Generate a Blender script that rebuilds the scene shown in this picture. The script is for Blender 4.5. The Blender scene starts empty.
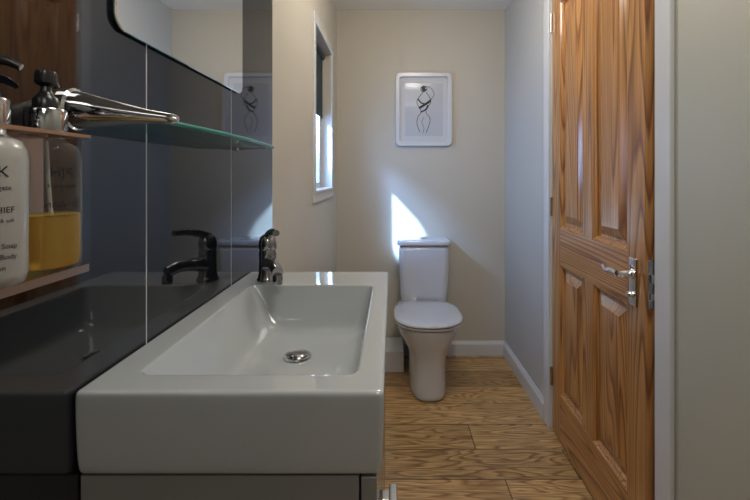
import bpy, bmesh, math, random
from mathutils import Vector, Matrix
random.seed(4)
S=bpy.context.scene
COL=S.collection
XL,XR=-0.385,0.785
YB,YF=2.92,-1.4
H=2.4
F=420.0
CH=1.25
# ---------------------------------------------------------------- materials
def newmat(n):
    m=bpy.data.materials.new(n); m.use_nodes=True
    nt=m.node_tree; b=nt.nodes['Principled BSDF']
    return m,nt,b
def N(nt,t,**k):
    n=nt.nodes.new(t)
    for a,v in k.items(): setattr(n,a,v)
    return n
def simple(n,c,r=.5,metal=0,coat=0,bump=0,bscale=50,var=0.0,**k):
    m,nt,b=newmat(n)
    b.inputs['Base Color'].default_value=(*c,1)
    b.inputs['Roughness'].default_value=r
    b.inputs['Metallic'].default_value=metal
    b.inputs['Coat Weight'].default_value=coat
    b.inputs['Coat Roughness'].default_value=.05
    for a,v in k.items(): b.inputs[a.replace('_',' ')].default_value=v
    tc=N(nt,'ShaderNodeTexCoord')
    no=N(nt,'ShaderNodeTexNoise'); no.inputs['Scale'].default_value=bscale
    no.inputs['Detail'].default_value=5
    nt.links.new(tc.outputs['Object'],no.inputs['Vector'])
    if bump:
        bp=N(nt,'ShaderNodeBump'); bp.inputs['Strength'].default_value=bump
        bp.inputs['Distance'].default_value=.002
        nt.links.new(no.outputs['Fac'],bp.inputs['Height'])
        nt.links.new(bp.outputs['Normal'],b.inputs['Normal'])
    if var:
        n2=N(nt,'ShaderNodeTexNoise'); n2.inputs['Scale'].default_value=2.5
        nt.links.new(tc.outputs['Object'],n2.inputs['Vector'])
        mx=N(nt,'ShaderNodeMix',data_type='RGBA')
        mx.inputs[6].default_value=(*[v*(1-var) for v in c],1)
        mx.inputs[7].default_value=(*[min(1,v*(1+var)) for v in c],1)
        nt.links.new(n2.outputs['Fac'],mx.inputs[0])
        nt.links.new(mx.outputs[2],b.inputs['Base Color'])
    return m
M_wall=simple('wall_paint_beige',(.58,.54,.46),.55,bump=.12,bscale=120,var=.03)
M_wallw=simple('wall_paint_side',(.52,.52,.50),.5,bump=.1,bscale=120,var=.03)
M_walln=simple('wall_paint_side_light_tinted',(.50,.49,.41),.5,bump=.1,bscale=120,var=.03)  # same side wall paint, with warmer light put into the colour
M_ceil=simple('ceiling_paint',(.86,.84,.78),.7,bump=.05)
M_trim=simple('white_gloss_paint',(.68,.69,.70),.25,bump=.02)
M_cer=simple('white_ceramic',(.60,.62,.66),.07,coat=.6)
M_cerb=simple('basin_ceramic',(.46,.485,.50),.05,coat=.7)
M_chrome=simple('chrome',(.80,.80,.82),.07,metal=1)
M_dchrome=simple('tap_chrome',(.42,.42,.44),.08,metal=1)
M_steel=simple('satin_steel',(.55,.55,.56),.22,metal=1)
M_cab=simple('vanity_grey_lacquer',(.25,.25,.245),.25,coat=.3)
M_dark=simple('dark_void',(.01,.01,.01),.6)
M_black=simple('black_plastic',(.012,.012,.014),.25)
M_grout=simple('grout',(.62,.62,.64),.6)
M_mirror=simple('mirror_silver',(.86,.88,.88),.01,metal=1)
M_mirredge=simple('mirror_edge',(.35,.45,.45),.1,metal=.6)
M_paper=simple('art_paper',(.50,.52,.56),.35,coat=.3)
M_mat=simple('art_mount',(.60,.61,.63),.5)
M_ink=simple('ink',(.01,.01,.012),.5)
M_copper=simple('copper_rose_band',(.40,.24,.16),.3,metal=.3)
M_white=simple('white_bottle',(.42,.41,.39),.25,coat=.3)
M_text=simple('label_ink',(.015,.015,.02),.5)
M_rub=simple('blind_fabric',(.008,.03,.045),.6)

# glossy black wall tile
M_tile,nt,b=newmat('black_gloss_tile')
b.inputs['Base Color'].default_value=(.007,.008,.012,1); b.inputs['Roughness'].default_value=.035
b.inputs['IOR'].default_value=1.7
tc=N(nt,'ShaderNodeTexCoord'); no=N(nt,'ShaderNodeTexNoise'); no.inputs['Scale'].default_value=6
bp=N(nt,'ShaderNodeBump'); bp.inputs['Strength'].default_value=.03; bp.inputs['Distance'].default_value=.004
nt.links.new(tc.outputs['Object'],no.inputs['Vector']); nt.links.new(no.outputs['Fac'],bp.inputs['Height']); nt.links.new(bp.outputs['Normal'],b.inputs['Normal'])

def glassy(n,c,fac,r=.02,tint=(1,1,1)):
    m=bpy.data.materials.new(n); m.use_nodes=True; nt=m.node_tree; nt.nodes.clear()
    o=N(nt,'ShaderNodeOutputMaterial'); mx=N(nt,'ShaderNodeMixShader'); t=N(nt,'ShaderNodeBsdfTransparent'); g=N(nt,'ShaderNodeBsdfPrincipled')
    g.inputs['Base Color'].default_value=(*c,1); g.inputs['Roughness'].default_value=r
    t.inputs['Color'].default_value=(*tint,1)
    fr=N(nt,'ShaderNodeFresnel'); fr.inputs['IOR'].default_value=1.45
    ge=N(nt,'ShaderNodeNewGeometry')
    inv=N(nt,'ShaderNodeMath',operation='SUBTRACT'); inv.inputs[0].default_value=1
    mul=N(nt,'ShaderNodeMath',operation='MULTIPLY')
    nt.links.new(ge.outputs['Backfacing'],inv.inputs[1]); nt.links.new(inv.outputs[0],mul.inputs[1]); nt.links.new(fr.outputs[0],mul.inputs[0])
    ad=N(nt,'ShaderNodeMath',operation='ADD',use_clamp=True); ad.inputs[1].default_value=fac
    nt.links.new(mul.outputs[0],ad.inputs[0]); nt.links.new(ad.outputs[0],mx.inputs[0])
    nt.links.new(t.outputs[0],mx.inputs[1]); nt.links.new(g.outputs[0],mx.inputs[2]); nt.links.new(mx.outputs[0],o.inputs[0])
    return m
M_wglass=glassy('window_glass',(.02,.05,.07),.02,.02,(.85,.94,1))
M_bglass=glassy('bottle_clear',(.45,.45,.45),.04,.03,(.92,.92,.90))
M_sglass=glassy('shelf_glass',(.05,.12,.11),.12,.03,(.62,.80,.76))
M_sedge=glassy('shelf_glass_edge',(.10,.42,.36),.55,.1,(.5,.9,.8))
m=M_liq=simple('amber_liquid',(.80,.50,.07),.08,Transmission_Weight=.6,IOR=1.1)

def wood(name,c_dark,c_mid,c_light,axis='Z',ring=16,rough=.28,coat=.3,seed=0):
    """softwood grain running along axis"""
    m,nt,b=newmat(name)
    tc=N(nt,'ShaderNodeTexCoord'); mp=N(nt,'ShaderNodeMapping')
    sc={'Z':(1.4,1.4,.065),'X':(.07,1.3,1.3)}[axis]
    mp.inputs['Scale'].default_value=sc; mp.inputs['Location'].default_value=(seed*1.7,seed*.6,seed*.37)
    nt.links.new(tc.outputs['Object'],mp.inputs['Vector'])
    n1=N(nt,'ShaderNodeTexNoise'); n1.inputs['Scale'].default_value=4.6; n1.inputs['Detail'].default_value=1.2; n1.inputs['Roughness'].default_value=.4
    nt.links.new(mp.outputs[0],n1.inputs['Vector'])
    mu=N(nt,'ShaderNodeMath',operation='MULTIPLY'); mu.inputs[1].default_value=ring
    nt.links.new(n1.outputs['Fac'],mu.inputs[0])
    fr=N(nt,'ShaderNodeMath',operation='FRACT'); nt.links.new(mu.outputs[0],fr.inputs[0])
    cr=N(nt,'ShaderNodeValToRGB')
    e=cr.color_ramp.elements; e[0].position=0; e[0].color=(*c_light,1); e[1].position=1; e[1].color=(*c_light,1)
    a=e.new(.50); a.color=(*c_mid,1); a=e.new(.80); a.color=(*c_dark,1); 
    nt.links.new(fr.outputs[0],cr.inputs[0])
    mp2=N(nt,'ShaderNodeMapping'); mp2.inputs['Scale'].default_value={'Z':(90,90,2.5),'X':(2.5,90,90)}[axis]
    nt.links.new(tc.outputs['Object'],mp2.inputs['Vector'])
    n2=N(nt,'ShaderNodeTexNoise'); n2.inputs['Scale'].default_value=1.5; n2.inputs['Detail'].default_value=4
    nt.links.new(mp2.outputs[0],n2.inputs['Vector'])
    mr=N(nt,'ShaderNodeMapRange'); mr.inputs[1].default_value=.3; mr.inputs[2].default_value=.7; mr.inputs[3].default_value=.72; mr.inputs[4].default_value=1.12
    nt.links.new(n2.outputs['Fac'],mr.inputs[0])
    mx=N(nt,'ShaderNodeMix',data_type='RGBA',blend_type='MULTIPLY'); mx.inputs[0].default_value=1
    nt.links.new(cr.outputs[0],mx.inputs[6]); nt.links.new(mr.outputs[0],mx.inputs[7])
    nt.links.new(mx.outputs[2],b.inputs['Base Color'])
    b.inputs['Roughness'].default_value=rough; b.inputs['Coat Weight'].default_value=coat; b.inputs['Coat Roughness'].default_value=.12
    return m
PD,PM,PL=(.24,.085,.022),(.52,.235,.068),(.62,.31,.105)
M_pv=[wood('pine_vertical_%d'%i,PD,PM,PL,'Z',ring=28+3*i,seed=i) for i in range(4)]
M_ph=[wood('pine_horizontal_%d'%i,PD,PM,PL,'X',ring=24,seed=i+5) for i in range(2)]

# oak floor
def floor_mat():
    m,nt,b=newmat('oak_plank_floor')
    L=nt.links.new
    tc=N(nt,'ShaderNodeTexCoord'); sep=N(nt,'ShaderNodeSeparateXYZ'); L(tc.outputs['Object'],sep.inputs[0])
    PW=.19
    def math_(op,a,bv=None,clamp=False):
        n=N(nt,'ShaderNodeMath',operation=op,use_clamp=clamp)
        for i,v in enumerate((a,bv)):
            if v is None: continue
            if isinstance(v,(int,float)): n.inputs[i].default_value=v
            else: L(v,n.inputs[i])
        return n.outputs[0]
    yy=math_('ADD',sep.outputs['Y'],-.015)
    row=math_('DIVIDE',yy,PW); ri=math_('FLOOR',row); rf=math_('FRACT',row)
    wn=N(nt,'ShaderNodeTexWhiteNoise',noise_dimensions='1D'); L(ri,wn.inputs['W'])
    xs=math_('ADD',sep.outputs['X'],math_('MULTIPLY',wn.outputs['Value'],2.2))
    col=math_('DIVIDE',xs,1.9); ci=math_('FLOOR',col); cf=math_('FRACT',col)
    pid=math_('ADD',math_('MULTIPLY',ri,7.31),math_('MULTIPLY',ci,3.77))
    wn2=N(nt,'ShaderNodeTexWhiteNoise',noise_dimensions='1D'); L(pid,wn2.inputs['W'])
    cmb=N(nt,'ShaderNodeCombineXYZ'); L(math_('MULTIPLY',sep.outputs['X'],.17),cmb.inputs[0]); L(sep.outputs['Y'],cmb.inputs[1]); L(math_('MULTIPLY',pid,2.13),cmb.inputs[2])
    n1=N(nt,'ShaderNodeTexNoise'); n1.inputs['Scale'].default_value=7; n1.inputs['Detail'].default_value=2.5; n1.inputs['Roughness'].default_value=.5
    L(cmb.outputs[0],n1.inputs['Vector'])
    fr=math_('FRACT',math_('MULTIPLY',n1.outputs['Fac'],22))
    cr=N(nt,'ShaderNodeValToRGB'); e=cr.color_ramp.elements
    e[0].position=0; e[0].color=(.62,.40,.18,1); e[1].position=1; e[1].color=(.59,.375,.165,1)
    a=e.new(.5); a.color=(.53,.325,.135,1); a=e.new(.8); a.color=(.30,.16,.06,1)
    L(fr,cr.inputs[0])
    cmb2=N(nt,'ShaderNodeCombineXYZ'); L(math_('MULTIPLY',sep.outputs['X'],9),cmb2.inputs[0]); L(math_('MULTIPLY',sep.outputs['Y'],160),cmb2.inputs[1]); L(pid,cmb2.inputs[2])
    n2=N(nt,'ShaderNodeTexNoise'); n2.inputs['Scale'].default_value=1; n2.inputs['Detail'].default_value=4; L(cmb2.outputs[0],n2.inputs['Vector'])
    mr=N(nt,'ShaderNodeMapRange'); mr.inputs[1].default_value=.35; mr.inputs[2].default_value=.62; mr.inputs[3].default_value=.66; mr.inputs[4].default_value=1.1
    L(n2.outputs['Fac'],mr.inputs[0])
    mx=N(nt,'ShaderNodeMix',data_type='RGBA',blend_type='MULTIPLY'); mx.inputs[0].default_value=1
    L(cr.outputs[0],mx.inputs[6]); L(mr.outputs[0],mx.inputs[7])
    tone=math_('ADD',math_('MULTIPLY',wn2.outputs['Value'],.35),.82)
    mx2=N(nt,'ShaderNodeMix',data_type='RGBA',blend_type='MULTIPLY'); mx2.inputs[0].default_value=1
    L(mx.outputs[2],mx2.inputs[6]); L(tone,mx2.inputs[7])
    s1=math_('MINIMUM',rf,math_('SUBTRACT',1,rf)); s1=math_('MULTIPLY',s1,PW)
    s2=math_('MINIMUM',cf,math_('SUBTRACT',1,cf)); s2=math_('MULTIPLY',s2,1.9)
    sm=math_('MINIMUM',s1,s2)
    seam=N(nt,'ShaderNodeMapRange'); seam.inputs[1].default_value=.0014; seam.inputs[2].default_value=.0034; seam.inputs[3].default_value=.25; seam.inputs[4].default_value=1
    L(sm,seam.inputs[0])
    mx3=N(nt,'ShaderNodeMix',data_type='RGBA',blend_type='MULTIPLY'); mx3.inputs[0].default_value=1
    L(mx2.outputs[2],mx3.inputs[6]); L(seam.outputs[0],mx3.inputs[7])
    L(mx3.outputs[2],b.inputs['Base Color'])
    b.inputs['Roughness'].default_value=.33
    bp=N(nt,'ShaderNodeBump'); bp.inputs['Strength'].default_value=.25; bp.inputs['Distance'].default_value=.002
    L(mr.outputs[0],bp.inputs['Height']); L(bp.outputs['Normal'],b.inputs['Normal'])
    return m
M_floor=floor_mat()

# ---------------------------------------------------------------- helpers
def empty(n,loc=(0,0,0),parent=None):
    o=bpy.data.objects.new(n,None); COL.objects.link(o); o.location=loc; o.empty_display_size=.05
    if parent: o.parent=parent
    return o
def meshobj(n,verts,faces,mat,parent=None,smooth=False,bevel=0,seg=2,sub=0):
    me=bpy.data.meshes.new(n); me.from_pydata([tuple(v) for v in verts],[],faces)
    bm=bmesh.new(); bm.from_mesh(me); bmesh.ops.recalc_face_normals(bm,faces=bm.faces); bm.to_mesh(me); bm.free()
    o=bpy.data.objects.new(n,me); COL.objects.link(o); me.materials.append(mat)
    if parent: o.parent=parent
    if bevel:
        md=o.modifiers.new('b','BEVEL'); md.width=bevel; md.segments=seg; md.limit_method='ANGLE'; md.angle_limit=.6
    if sub:
        md=o.modifiers.new('s','SUBSURF'); md.levels=sub; md.render_levels=sub
    if smooth or bevel:
        for p in me.polygons: p.use_smooth=True
        if bevel:
            o.modifiers.new('w','WEIGHTED_NORMAL').keep_sharp=False
    return o
def box(n,x0,x1,y0,y1,z0,z1,mat,parent=None,bevel=0,seg=2):
    v=[(x,y,z) for x in(x0,x1) for y in(y0,y1) for z in(z0,z1)]
    f=[(0,1,3,2),(4,6,7,5),(0,4,5,1),(2,3,7,6),(0,2,6,4),(1,5,7,3)]
    return meshobj(n,v,f,mat,parent,bevel=bevel,seg=seg)
def loft(n,rings,mat,parent=None,cap0=True,cap1=True,sub=0,smooth=True):
    k=len(rings[0]); v=[p for r in rings for p in r]; f=[]
    for i in range(len(rings)-1):
        for j in range(k):
            a=i*k+j; b_=i*k+(j+1)%k; f.append((a,b_,b_+k,a+k))
    if cap0: f.append(tuple(range(k))[::-1])
    if cap1: f.append(tuple((len(rings)-1)*k+j for j in range(k)))
    return meshobj(n,v,f,mat,parent,smooth=smooth,sub=sub)
def lathe(n,prof,mat,center=(0,0,0),axis='Z',seg=48,parent=None,smooth=True,sharp=.7):
    rings=[]
    for r,h in prof:
        ring=[]
        for j in range(seg):
            a=2*math.pi*j/seg; c,s=r*math.cos(a),r*math.sin(a)
            p={'Z':(c,s,h),'X':(h,c,s),'Y':(c,h,s)}[axis]
            ring.append((p[0]+center[0],p[1]+center[1],p[2]+center[2]))
        rings.append(ring)
    o=loft(n,rings,mat,parent,smooth=smooth)
    md=o.modifiers.new('e','EDGE_SPLIT'); md.split_angle=sharp
    return o
def tube(n,pts,rad,mat,parent=None,cyclic=False,res=4):
    cu=bpy.data.curves.new(n,'CURVE'); cu.dimensions='3D'; cu.bevel_depth=1 if isinstance(rad,(list,tuple)) else rad
    cu.bevel_resolution=res; cu.use_fill_caps=True
    sp=cu.splines.new('BEZIER'); sp.bezier_points.add(len(pts)-1)
    for i,p in enumerate(pts):
        bpnt=sp.bezier_points[i]; bpnt.co=p; bpnt.handle_left_type=bpnt.handle_right_type='AUTO'
        bpnt.radius=rad[i] if isinstance(rad,(list,tuple)) else 1
    sp.use_cyclic_u=cyclic; sp.resolution_u=12
    o=bpy.data.objects.new(n+'_c',cu); COL.objects.link(o)
    dg=bpy.context.evaluated_depsgraph_get(); dg.update()
    me=bpy.data.meshes.new_from_object(o.evaluated_get(dg)); bpy.data.objects.remove(o)
    q=bpy.data.objects.new(n,me); COL.objects.link(q); me.materials.clear(); me.materials.append(mat)
    for p in me.polygons: p.use_smooth=True
    if parent: q.parent=parent
    return q
def rrect(x0,x1,y0,y1,r,m=8,n=6):
    pts=[]
    cs=[(x1-r,y0+r,-90),(x1-r,y1-r,0),(x0+r,y1-r,90),(x0+r,y0+r,180)]
    for k,(cx,cy,a0) in enumerate(cs):
        arc=[(cx+r*math.cos(math.radians(a0+90*i/n)),cy+r*math.sin(math.radians(a0+90*i/n))) for i in range(n+1)]
        nx=cs[(k+1)%4]; s=(nx[0]+r*math.cos(math.radians(nx[2])),nx[1]+r*math.sin(math.radians(nx[2])))
        pts+=arc
        for i in range(1,m): 
            t=i/m; pts.append((arc[-1][0]*(1-t)+s[0]*t,arc[-1][1]*(1-t)+s[1]*t))
    return pts

# ---------------------------------------------------------------- room shell
box('floor',XL-.15,XR+.9,YF-.1,YB+.1,-.05,0,M_floor)
box('ceiling',XL-.15,XR+.9,YF-.1,YB+.1,H,H+.05,M_ceil)
box('wall_back',XL-.15,XR+.9,YB,YB+.1,0,H,M_wall)
box('wall_front',XL-.15,XR+.9,YF-.1,YF,0,H,M_wallw)
WY0,WY1,WZ0,WZ1=2.07,2.62,1.16,2.0
T=.13
wl=empty('wall_left')
box('below',XL-T,XL,YF,YB,0,WZ0,M_wall,wl)
box('above',XL-T,XL,YF,YB,WZ1,H,M_wall,wl)
box('near',XL-T,XL,YF,WY0,WZ0,WZ1,M_wall,wl)
box('far',XL-T,XL,WY1,YB,WZ0,WZ1,M_wall,wl)
DY0,DY1,DZ=1.235,2.075,2.22
wr=empty('wall_right')
box('far',XR,XR+.12,DY1,YB,0,H,M_wallw,wr)
box('near',XR,XR+.12,YF,DY0,0,H,M_walln,wr)
box('above',XR,XR+.12,DY0,DY1,DZ,H,M_wallw,wr)
box('wall_hallway',XR+.85,XR+.9,YF,YB,0,H,M_wallw)
tr=empty('trim_1')
box('lining_near',XR+.0,XR+.12,DY0-.001,DY0+.014,0,DZ,M_trim,tr)
box('lining_far',XR+.0,XR+.12,DY1-.012,DY1+.001,0,DZ,M_trim,tr)
box('lining_top',XR+.0,XR+.12,DY0,DY1,DZ-.012,DZ,M_trim,tr)
box('stop_near',XR+.06,XR+.11,DY0+.014,DY0+.03,0,DZ-.012,M_trim,tr)
box('stop_far',XR+.06,XR+.11,DY1-.03,DY1-.012,0,DZ-.012,M_trim,tr)
def arch(n,y0,y1,z0,z1):
    box(n,XR-.014,XR+.001,y0,y1,z0,z1,M_trim,tr,bevel=.004)
arch('architrave_near',DY0-.070,DY0+.001,0,DZ+.06)
arch('architrave_far',DY1-.004,DY1+.065,0,DZ+.06)
arch('architrave_top',DY0+.006,DY1-.004,DZ-.004,DZ+.06)
def skirt(n,prof_dir,a,b_,wallpos):
    pr=[(0,0),(.016,0),(.016,.075),(.013,.085),(.008,.092),(.006,.10),(0,.10)]
    r0=[];r1=[]
    for d,z in pr:
        if prof_dir=='back': r0.append((a,wallpos-d,z)); r1.append((b_,wallpos-d,z))
        elif prof_dir=='right': r0.append((wallpos-d,a,z)); r1.append((wallpos-d,b_,z))
        else: r0.append((wallpos+d,a,z)); r1.append((wallpos+d,b_,z))
    return loft(n,[r0,r1],M_trim,smooth=False)
skirt('baseboard_back','back',XL,XR,YB)
skirt('baseboard_right','right',DY1+.065,YB,XR)
skirt('baseboard_left','left',1.15,YB,XL)
box('pipe_boxing',XL+.018,.075,2.66,YB-.018,0,.13,M_trim,bevel=.004)

# ---------------------------------------------------------------- window
w=empty('window_1')
fx=XL+.012
o=.045
box('architrave_bottom',XL-.002,fx,WY0-o,WY1+o,WZ0-o,WZ0,M_trim,w,bevel=.003)
box('architrave_top',XL-.002,fx,WY0-o,WY1+o,WZ1,WZ1+o,M_trim,w,bevel=.003)
box('architrave_near',XL-.002,fx,WY0-o,WY0,WZ0,WZ1,M_trim,w,bevel=.003)
box('architrave_far',XL-.002,fx,WY1,WY1+o,WZ0,WZ1,M_trim,w,bevel=.003)
box('sill',XL-T,XL+.02,WY0,WY1,WZ0-.001,WZ0+.014,M_trim,w,bevel=.003)
for nm,a in (('sash_near',(WY0,WY0+.04,WZ0+.014,WZ1)),('sash_far',(WY1-.04,WY1,WZ0+.014,WZ1)),('sash_bottom',(WY0+.04,WY1-.04,WZ0+.014,WZ0+.045)),('sash_top',(WY0+.04,WY1-.04,WZ1-.04,WZ1))):
    box(nm,XL-.10,XL-.06,*a,M_trim,w,bevel=.003)
box('pane',XL-.084,XL-.080,WY0+.04,WY1-.04,WZ0+.04,WZ1-.04,M_wglass,w)
box('blind',XL-.052,XL-.048,WY0+.012,WY1-.003,1.60,WZ1-.002,M_rub,w)
lathe('blind_roller',[(.018,WY0+.01),(.018,WY1-.01)],M_rub,(XL-.05,0,WZ1-.022),'Y',24,w)

# ---------------------------------------------------------------- wall tiles
tl=empty('wall_tiles')
ty=1.335; TT=.005
box('grout_bed',XL-.002,XL+TT-.0005,YF+.001,ty-.001,.0,H-.001,M_grout,tl)
k=0
y1=ty
while y1>YF+.01:
    y0=max(y1-.343,YF+.001)
    box('tile_%d'%k,XL,XL+TT,y0+.0034,y1,.001,H-.002,M_tile,tl,bevel=.0004,seg=1)
    y1=y0; k+=1
TX=XL+TT

# ---------------------------------------------------------------- mirror
mi=empty('wall_mirror')
def mring(dx,ins):
    return [(TX+dx,a,b_) for (a,b_) in rrect(.567+ins,1.05-ins,1.45+ins,2.15-ins,.022-ins*.5,m=4,n=8)]
loft('back_plate',[mring(0,.004),mring(.004,.0),mring(.0055,.0)],M_mirredge,mi,smooth=False)
loft('silver_glass',[mring(.0056,.0),mring(.0066,.001),mring(.0067,.002)],M_mirror,mi,smooth=False)

# ---------------------------------------------------------------- glass shelf
sh=empty('glass_shelf')
SZ=1.318
def shelf_outline():
    y0,y1=.50,1.04
    pts=[(TX+.004,y0),(TX+.004,y1)]
    n=24
    for i in range(n+1):
        t=i/n; y=y1+(y0-y1)*t
        x=TX+.086+.020*math.sin(math.pi*t)**.7
        pts.append((x,y))
    return pts
pl=shelf_outline()
loft('glass_plate',[[(x,y,SZ-.004) for x,y in pl],[(x,y,SZ+.003) for x,y in pl]],M_sglass,sh,smooth=False)
ed=[(x+.0003,y,SZ-.0005) for x,y in pl[2:]]
tube('polished_edge',ed,.0034,M_sedge,sh,res=2)
for nm,yy,sc,ln in (('bracket_near',.500,1,1),('bracket_far',1.03,.6,.62)):
    q=lathe(nm+'_cone',[(.0225*sc,0),(.0225*sc,.006*ln),(.0215*sc,.016*ln),(.0175*sc,.035*ln),(.0125*sc,.062*ln),(.0085*sc,.09*ln),(.0065*sc,.112*ln),(.0062*sc,.120*ln),(.004*sc,.125*ln),(.0005,.126*ln)],M_chrome,(0,0,0),'X',40,sh)
    q.location=(TX+.0005,yy,SZ+.010*ln); q.rotation_euler=(0,math.radians(5.5),0)
    lathe(nm+'_flange',[(.025*sc,0),(.025*sc,.005),(.0215*sc,.008)],M_chrome,(TX,yy,SZ+.010*ln),'X',40,sh)

# ---------------------------------------------------------------- basin + vanity
bs=empty('wash_basin')
BT=.992; BX0,BX1=TX+.0005,-.009; BY0,BY1=.498,1.126
bw=(-.330,-.045,.545,.985)
dcx,dcy=-.185,.82
BH=.1015
def br(x0,x1,y0,y1,r,z): return [(a,b_,z) for a,b_ in rrect(x0,x1,y0,y1,r)]
def bi(l,r_,f,b_,rad,z): return br(bw[0]+l,bw[1]-r_,bw[2]+f,bw[3]-b_,rad,z)
rings=[br(BX0+.02,BX1-.02,BY0+.02,BY1-.02,.008,BT-BH+.0005),
 br(BX0+.004,BX1-.006,BY0+.006,BY1-.006,.007,BT-BH),
 br(BX0+.001,BX1-.003,BY0+.003,BY1-.003,.007,BT-BH+.003),
 br(BX0,BX1-.001,BY0+.001,BY1-.001,.007,BT-.045),
 br(BX0,BX1,BY0,BY1,.007,BT-.006),
 br(BX0+.001,BX1-.001,BY0+.001,BY1-.001,.007,BT-.0015),
 br(BX0+.005,BX1-.005,BY0+.005,BY1-.005,.007,BT),
 br(BX0+.008,BX1-.008,BY0+.008,BY1-.008,.007,BT),
 bi(-.003,-.003,-.003,-.003,.016,BT),
 bi(-.0007,-.0007,-.0007,-.0007,.015,BT-.0006),
 bi(.001,.001,.001,.001,.015,BT-.003),
 bi(.008,.003,.003,.005,.018,BT-.016),
 bi(.024,.006,.008,.014,.022,BT-.042),
 bi(.044,.011,.014,.027,.026,BT-.072),
 bi(.055,.018,.022,.037,.030,BT-.087),
 bi(.080,.040,.045,.062,.032,BT-.0945),
 br(dcx-.036,dcx+.036,dcy-.036,dcy+.036,.0355,BT-.0965),
 br(dcx-.024,dcx+.024,dcy-.024,dcy+.024,.0238,BT-.0970),
 br(dcx-.020,dcx+.020,dcy-.020,dcy+.020,.0198,BT-.0975)]
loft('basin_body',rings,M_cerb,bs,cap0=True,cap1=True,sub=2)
lathe('drain_ring',[(.0235,0),(.027,.0015),(.0262,.0035),(.021,.003),(.0195,-.003)],M_chrome,(dcx,dcy,BT-.0965),'Z',48,bs)
lathe('drain_plug',[(.0185,-.001),(.0185,.003),(.016,.0055),(.008,.007),(.001,.0072)],M_dchrome,(dcx,dcy,BT-.0965),'Z',48,bs)
vn=empty('vanity_cabinet')
vt=BT-BH-.0015
box('carcass',TX+.001,-.040,BY0+.012,BY1-.012,.08,vt-.004,M_cab,vn,bevel=.002)
box('top_board',TX+.02,-.06,BY0+.03,BY1-.03,vt-.006,vt+.001,M_dark,vn)
box('plinth',TX+.001,-.065,BY0+.02,BY1-.02,0,.08,M_dark,vn)
box('drawer_front',-.038,-.018,BY0+.012,BY1-.012,.47,vt-.006,M_cab,vn,bevel=.002)
box('drawer_front_low',-.038,-.018,BY0+.012,BY1-.012,.085,.466,M_cab,vn,bevel=.002)
for nm,zz in (('handle_a',.836),('handle_b',.43)):
    hy=.535
    box(nm+'_grip',-.004,.007,hy-.016,hy+.016,zz-.010,zz+.010,M_chrome,vn,bevel=.002)
    box(nm+'_foot',-.019,-.003,hy-.009,hy+.009,zz-.007,zz+.007,M_chrome,vn,bevel=.001)

# ---------------------------------------------------------------- tap
tp=empty('basin_tap',(-.306,1.035,BT))
tp.rotation_euler=(0,0,math.radians(-62))
lathe('base',[(.026,0),(.026,.004),(.0235,.007),(.0215,.02),(.0205,.05),(.021,.062),(.0215,.068),(.020,.072),(.0195,.075)],M_dchrome,(0,0,0),'Z',40,tp)
tube('spout',[(0,0,.036),(.035,0,.044),(.075,0,.047),(.108,0,.040)],[.019,.0165,.0135,.0125],M_dchrome,tp,res=6)
lathe('aerator',[(.011,-.016),(.0115,0),(.010,.004)],M_dchrome,(.106,0,.030),'Z',30,tp)
lathe('cartridge_dome',[(.0195,.075),(.0215,.078),(.0215,.092),(.019,.104),(.012,.111),(.002,.113)],M_dchrome,(0,0,0),'Z',40,tp)
tube('lever',[(-.008,0,.104),(.022,0,.116),(.055,0,.124),(.092,0,.126)],[.010,.0095,.0085,.0075],M_dchrome,tp,res=5)

# ---------------------------------------------------------------- toilet
to=empty('toilet')
tx=.210
def dring(w,yf,yb,z,nf=2.2,nb=5,k=48,ycr=.45):
    w=w*1.05
    yc=yf+(yb-yf)*ycr; out=[]
    for j in range(k):
        a=2*math.pi*j/k; c,s=math.cos(a),math.sin(a)
        n=nf if s<0 else nb
        X=w*math.copysign(abs(c)**(2/n),c); L=(yc-yf) if s<0 else (yb-yc)
        Y=yc+L*math.copysign(abs(s)**(2/n),s)
        out.append((tx+X,Y,z))
    return out
pan=[dring(.103,2.305,2.90,.0,3,5),dring(.105,2.300,2.90,.004,3,5),dring(.104,2.305,2.90,.05,3,5),dring(.102,2.312,2.90,.14,2.9,5),
 dring(.104,2.310,2.90,.20,2.7,5),dring(.116,2.302,2.90,.25,2.5,5),dring(.145,2.288,2.90,.295,2.4,5),dring(.168,2.277,2.90,.335,2.3,5),
 dring(.178,2.272,2.90,.37,2.3,5),dring(.179,2.270,2.90,.392,2.3,5),dring(.174,2.275,2.895,.399,2.3,5),dring(.15,2.31,2.88,.40,2.3,5)]
loft('pan',pan,M_cer,to,sub=1)
seat=[dring(.180,2.265,2.70,.401,2.3,4),dring(.185,2.260,2.705,.404,2.3,4),dring(.186,2.259,2.706,.412,2.3,4),dring(.183,2.262,2.703,.416,2.3,4),dring(.15,2.30,2.68,.4165,2.3,4)]
loft('seat_ring',seat,M_cer,to,sub=1)
lid=[dring(.17,2.275,2.69,.419,2.3,4),dring(.187,2.256,2.708,.420,2.3,4),dring(.192,2.252,2.71,.425,2.3,4),dring(.191,2.253,2.709,.433,2.3,4),dring(.182,2.266,2.70,.439,2.3,4),dring(.15,2.31,2.67,.443,2.3,4),dring(.08,2.40,2.6,.446,2.3,3),dring(.02,2.48,2.52,.447,2,2)]
loft('lid',lid,M_cer,to,sub=1)
for s in(-1,1):
    lathe('hinge_%d'%(s+1),[(.012,-.02),(.012,.02)],M_chrome,(tx+s*.075,2.718,.425),'X',24,to)
def cr_(w,yf,yb,r,z): return [(a,b_,z) for a,b_ in rrect(tx-w,tx+w,yf,yb,r,m=6,n=6)]
cis=[cr_(.13,2.755,2.905,.03,.399),cr_(.148,2.742,2.912,.035,.405),cr_(.156,2.737,2.914,.035,.45),cr_(.162,2.731,2.915,.035,.60),cr_(.166,2.727,2.915,.035,.785),cr_(.160,2.732,2.91,.035,.790)]
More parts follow.
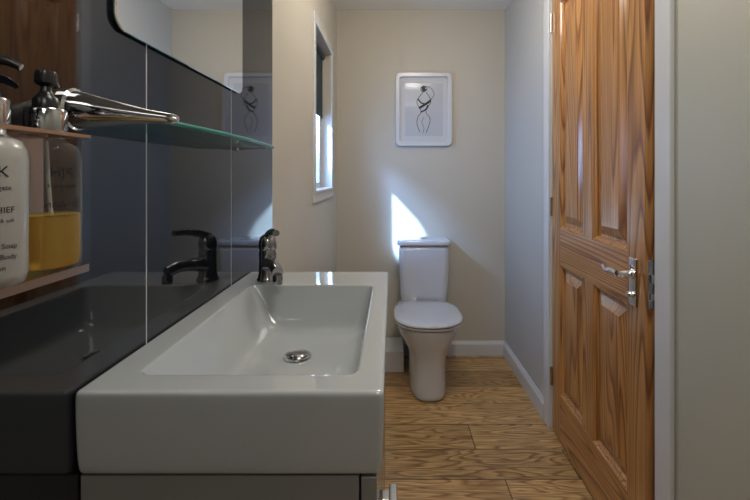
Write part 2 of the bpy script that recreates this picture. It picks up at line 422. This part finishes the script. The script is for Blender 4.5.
loft('cistern',cis,M_cer,to,sub=1)
cl=[cr_(.168,2.725,2.915,.035,.791),cr_(.176,2.717,2.917,.036,.792),cr_(.177,2.716,2.917,.036,.797),cr_(.176,2.717,2.917,.036,.818),cr_(.171,2.722,2.914,.035,.825),cr_(.14,2.75,2.89,.03,.828)]
loft('cistern_lid',cl,M_cer,to,sub=1)
lathe('flush_button',[(.026,0),(.026,.006),(.022,.009),(.001,.0095)],M_chrome,(tx,2.82,.827),'Z',32,to)

# ---------------------------------------------------------------- picture
pc=empty('framed_picture')
def PXH(px,py): return ((px-392)/144.8, CH-(py-175)/144.8)
x0,z1=PXH(395.5,72.5); x1,z0=PXH(452,146)
def fr_(ins,y,r): return [(a,y,b_) for a,b_ in rrect(x0+ins,x1-ins,z0+ins,z1-ins,r,m=4,n=8)]
yb=YB-.001
loft('frame',[fr_(.0,yb,.035),fr_(0,yb-.020,.035),fr_(.003,yb-.024,.033),fr_(.026,yb-.024,.022),fr_(.030,yb-.020,.018),fr_(.031,yb-.010,.018)],M_trim,pc,cap1=False,smooth=False)
loft('mount_board',[fr_(.026,yb-.008,.016),fr_(.026,yb-.0105,.016)],M_mat,pc,smooth=False)
def flat(n,a,b_,c,d,y,mat):
    p0=PXH(a,b_);p1=PXH(c,d)
    return box(n,p0[0],p1[0],y-.001,y,p1[1],p0[1],mat,pc)
flat('art_sheet',405,83,443,136,yb-.0105,M_paper)
strokes=[([(423,86),(421,88),(422,91),(425,91),(427,88),(425,86),(423,86)],.006),
 ([(424,86.5),(423.5,88.5),(425,90.5)],.024),
 ([(423,92),(420,96),(417,101),(419,107),(421,111),(418,117),(417,123),(420,132)],.0042),
 ([(426,92),(429,96),(431,101),(428,107),(426,112),(430,118),(429,125),(426,133)],.0042),
 ([(418,99),(422,103),(428,103),(431,99)],.010),
 ([(419,108),(424,105),(430,101)],.016),
 ([(421,112),(426,109),(428,105)],.010),
 ([(424,117),(422,122),(424,128),(423,133)],.003),
 ([(430,100),(434,95),(432,89),(427,86)],.0035)]
for i,(pp,wd) in enumerate(strokes):
    pts=[(PXH(a,b_)[0],0,PXH(a,b_)[1]) for a,b_ in pp]
    q=tube('ink_stroke_%d'%i,pts,wd*.5,M_ink,pc,res=2)
    for v in q.data.vertices: v.co.y=yb-.0118+v.co.y*.05

# ---------------------------------------------------------------- door
d=empty('door_1',(XR+.001,DY1-.016,0))
ang=2.0
d.rotation_euler=(0,0,math.radians(-(90+ang)))
DW,DT=.800,.040
Zb=.008; Ztop=DZ-.018
st=.100
def db(n,u0,u1,z0,z1,mat,t0=0,t1=DT,bev=.0015): return box(n,u0,u1,t0,t1,z0,z1,mat,d,bevel=bev)
mu0,mu1=DW/2-.045,DW/2+.045
rails=[(Zb,.225),(.835,1.0),(2.06,Ztop)]
db('stile_hinge',0,st,Zb,Ztop,M_pv[0]); db('stile_latch',DW-st,DW,Zb,Ztop,M_pv[1])
for i,(a,b_) in enumerate(rails): db('rail_%d'%i,st,DW-st,a,b_,M_ph[i%2])
db('muntin_low',mu0,mu1,.225,.835,M_pv[2]); db('muntin_high',mu0,mu1,1.0,2.06,M_pv[3])
def rp(u0,u1,z0,z1,dep): return [(u0,dep,z0),(u1,dep,z0),(u1,dep,z1),(u0,dep,z1)]
k=0
for (u0,u1) in ((st,mu0),(mu1,DW-st)):
    for (z0,z1) in ((.225,.835),(1.0,2.06)):
        I=lambda s,dep:rp(u0+s,u1-s,z0+s,z1-s,dep)
        loft('moulding_%d'%k,[I(0,.001),I(.004,.0005),I(.010,.007),I(.015,.008),I(.019,.015),I(.021,.018)],M_pv[k],d,cap0=False,cap1=False,smooth=False)
        loft('panel_%d'%k,[I(.0,.032),I(.0,.018),I(.030,.0175),I(.062,.006),I(.064,.004)],M_pv[(k+1)%4],d,smooth=False)
        k+=1
for i,z in enumerate((.22,1.05,1.95)):
    lathe('hinge_%d'%i,[(.006,z),(.006,z+.09)],M_steel,(-.002,-.005,0),'Z',16,d)
hu=DW-.060; hz=.925
box('handle_plate',hu-.021,hu+.021,-.006,-.0002,hz-.085,hz+.065,M_chrome,d,bevel=.003)
lathe('handle_neck',[(.013,-.012),(.010,-.016),(.009,-.045),(.010,-.052)],M_chrome,(hu,0,hz+.015),'Y',24,d)
lathe('handle_rose',[(.017,-.006),(.016,-.013)],M_chrome,(hu,0,hz+.015),'Y',24,d)
tube('handle_lever',[(hu,-.052,hz+.015),(hu-.03,-.055,hz+.019),(hu-.07,-.054,hz+.012),(hu-.095,-.050,hz+.020)],[.011,.0095,.0085,.0075],M_chrome,d,res=5)
lathe('thumb_turn',[(.011,-.006),(.010,-.018),(.006,-.022)],M_chrome,(hu,0,hz-.05),'Y',24,d)
box('latch_plate',DW-.0002,DW+.002,.009,.031,hz-.075,hz+.07,M_steel,d,bevel=.001)
box('latch_bolt',DW+.001,DW+.011,.014,.026,hz+.0,hz+.028,M_chrome,d,bevel=.002)
box('deadbolt',DW+.001,DW+.006,.014,.026,hz-.05,hz-.03,M_chrome,d,bevel=.001)

# ---------------------------------------------------------------- toiletry rack with bottles
rk=empty('toiletry_rack')
rx0,rx1=TX,TX+.050
ry0,ry1=.315,.455
bz=1.156
box('back_plate',TX,TX+.003,ry0,ry1,bz-.012,bz+.14,M_steel,rk,bevel=.001)
box('base_tray',TX+.003,rx1,ry0,ry1,bz-.006,bz-.002,M_steel,rk,bevel=.001)
box('base_lip',rx1,rx1+.002,ry0,ry1,bz-.010,bz-.0018,M_steel,rk)
rz=bz+.1335
for i,(a,b_,c,e_) in enumerate(((TX+.003,rx0+.015,ry0,ry1),(rx1,rx1+.004,ry0,ry1),(rx0+.015,rx1,ry0,ry0+.018),(rx0+.015,rx1,.386,.405),(rx0+.015,rx1,.446,ry1))):
    box('neck_plate_%d'%i,a,b_,c,e_,rz,rz+.0035,M_copper,rk)
def bottle(name,cx,cy,r,mat,liquid,txts,nozzle_ang):
    e=empty(name)
    z=bz-.0015
    lathe('body',[(r*.80,0),(r*.93,.002),(r,.010),(r,.108),(r*.97,.117),(r*.85,.125),(r*.6,.129),(.0145,.131),(.0145,.143)],mat,(cx,cy,z),'Z',56,e,sharp=1.2)
    if liquid:
        lathe('liquid',[(r*.78,.003),(r*.9,.005),(r*.955,.011),(r*.955,.056),(r*.9,.0565),(.001,.0566)],M_liq,(cx,cy,z),'Z',56,e)
        tube('dip_tube',[(cx,cy,z+.13),(cx+.002,cy+.002,z+.07),(cx+.008,cy+.004,z+.012)],.002,M_white,e)
    lathe('collar',[(.0165,.1385),(.0178,.140),(.0178,.160),(.0165,.162),(.0100,.163)],M_dchrome,(cx,cy,z),'Z',40,e)
    lathe('pump_stem',[(.0115,.162),(.0110,.172),(.0075,.176),(.0050,.180),(.0045,.190)],M_black,(cx,cy,z),'Z',28,e)
    lathe('pump_head',[(.007,.186),(.0095,.188),(.0095,.197),(.0085,.200),(.002,.2005)],M_black,(cx,cy,z),'Z',30,e)
    ca,sa=math.cos(nozzle_ang),math.sin(nozzle_ang)
    tube('nozzle',[(cx,cy,z+.194),(cx+.014*ca,cy+.014*sa,z+.195),(cx+.026*ca,cy+.026*sa,z+.190)],[.005,.0042,.003],M_black,e)
    for i,(t,size,zz,a0) in enumerate(txts):
        cu=bpy.data.curves.new('t','FONT'); cu.body=t; cu.size=size; cu.align_x='CENTER'; cu.resolution_u=3
        o=bpy.data.objects.new('t',cu); COL.objects.link(o)
        dg=bpy.context.evaluated_depsgraph_get(); dg.update()
        me=bpy.data.meshes.new_from_object(o.evaluated_get(dg)); bpy.data.objects.remove(o)
        rr=r+.0004
        for v in me.vertices:
            a=math.radians(a0)+v.co.x/rr
            v.co=(cx+rr*math.cos(a),cy+rr*math.sin(a),z+zz+v.co.y)
        q=bpy.data.objects.new('label_text_%d'%i,me); COL.objects.link(q); me.materials.clear(); me.materials.append(M_text); q.parent=e
    return e
r=.0295
A=-25
tt=[('H|K',.013,.094,A),('Harrogate',.0060,.083,A),('MISCHIEF',.0072,.064,A),('nourishing & soft',.0042,.055,A)]
bottle('soap_dispenser',TX+.030,.425,r,M_bglass,True,tt,math.radians(110))
A2=-35
tt2=[('H|K',.013,.094,A2),('Harrogate',.0060,.083,A2),('MISCHIEF',.0072,.064,A2),('nourishing & soft',.0042,.056,A2),('Calming Soap',.0062,.034,A2),('Hand & Body',.0062,.025,A2),('Lotion',.0062,.016,A2)]
bottle('lotion_dispenser',TX+.030,.360,r,M_white,False,tt2,math.radians(20))

# ---------------------------------------------------------------- lights
def area(n,loc,rot,size,power,col,sy=None):
    l=bpy.data.lights.new(n,'AREA'); l.energy=power; l.color=col; l.size=size
    if sy: l.shape='RECTANGLE'; l.size_y=sy
    o=bpy.data.objects.new(n,l); COL.objects.link(o); o.location=loc; o.rotation_euler=rot; return o
area('ceiling_light_a',(.25,.5,H-.02),(0,0,0),.45,7,(1,.95,.88))
area('rear_fill',(.2,-.8,H-.02),(0,0,0),.5,6,(1,.96,.9))  # unseen fill added behind the camera to light the basin front
l=bpy.data.lights.new('ceiling_fill','POINT'); l.energy=11; l.color=(1,.93,.82); l.shadow_soft_size=.10  # unseen point fill added to brighten the ceiling, not a real fitting
o=bpy.data.objects.new('ceiling_fill',l); COL.objects.link(o); o.location=(.2,1.75,2.2)
area('window_daylight',(XL-.35,(WY0+WY1)/2,1.6),(0,math.radians(-90),0),.9,26,(.42,.60,1),.9)
def spot(n,src,dst,power,size,blend,col,rad=.01,sx=1):
    l=bpy.data.lights.new(n,'SPOT'); l.energy=power; l.spot_size=math.radians(size); l.spot_blend=blend; l.color=col; l.shadow_soft_size=rad
    o=bpy.data.objects.new(n,l); COL.objects.link(o); o.location=src
    o.rotation_euler=(Vector(dst)-Vector(src)).to_track_quat('-Z','Y').to_euler(); o.scale=(sx,1,1); return o
src=Vector((-1.05,2.09,2.27))
spot('sun_shaft',src,(.045,2.92,.97),1500,13,.3,(.62,.78,1),.022,.50)
spot('sky_glow',(-1.05,2.0,2.05),(.02,2.92,1.02),170,26,1,(.35,.55,1),.10)
wd=bpy.data.worlds.new('sky'); S.world=wd; wd.use_nodes=True
bg=wd.node_tree.nodes['Background']; bg.inputs[0].default_value=(.22,.45,.95,1); bg.inputs[1].default_value=1.6

# ---------------------------------------------------------------- camera
cam=bpy.data.cameras.new('camera'); co=bpy.data.objects.new('camera',cam); COL.objects.link(co)
co.location=(0,0,CH); co.rotation_euler=(math.radians(90),0,0)
cam.sensor_width=36; cam.lens=F/750*36; cam.shift_x=-17/750; cam.shift_y=-75/750; cam.clip_start=.02
S.camera=co
S.view_settings.view_transform='Standard'
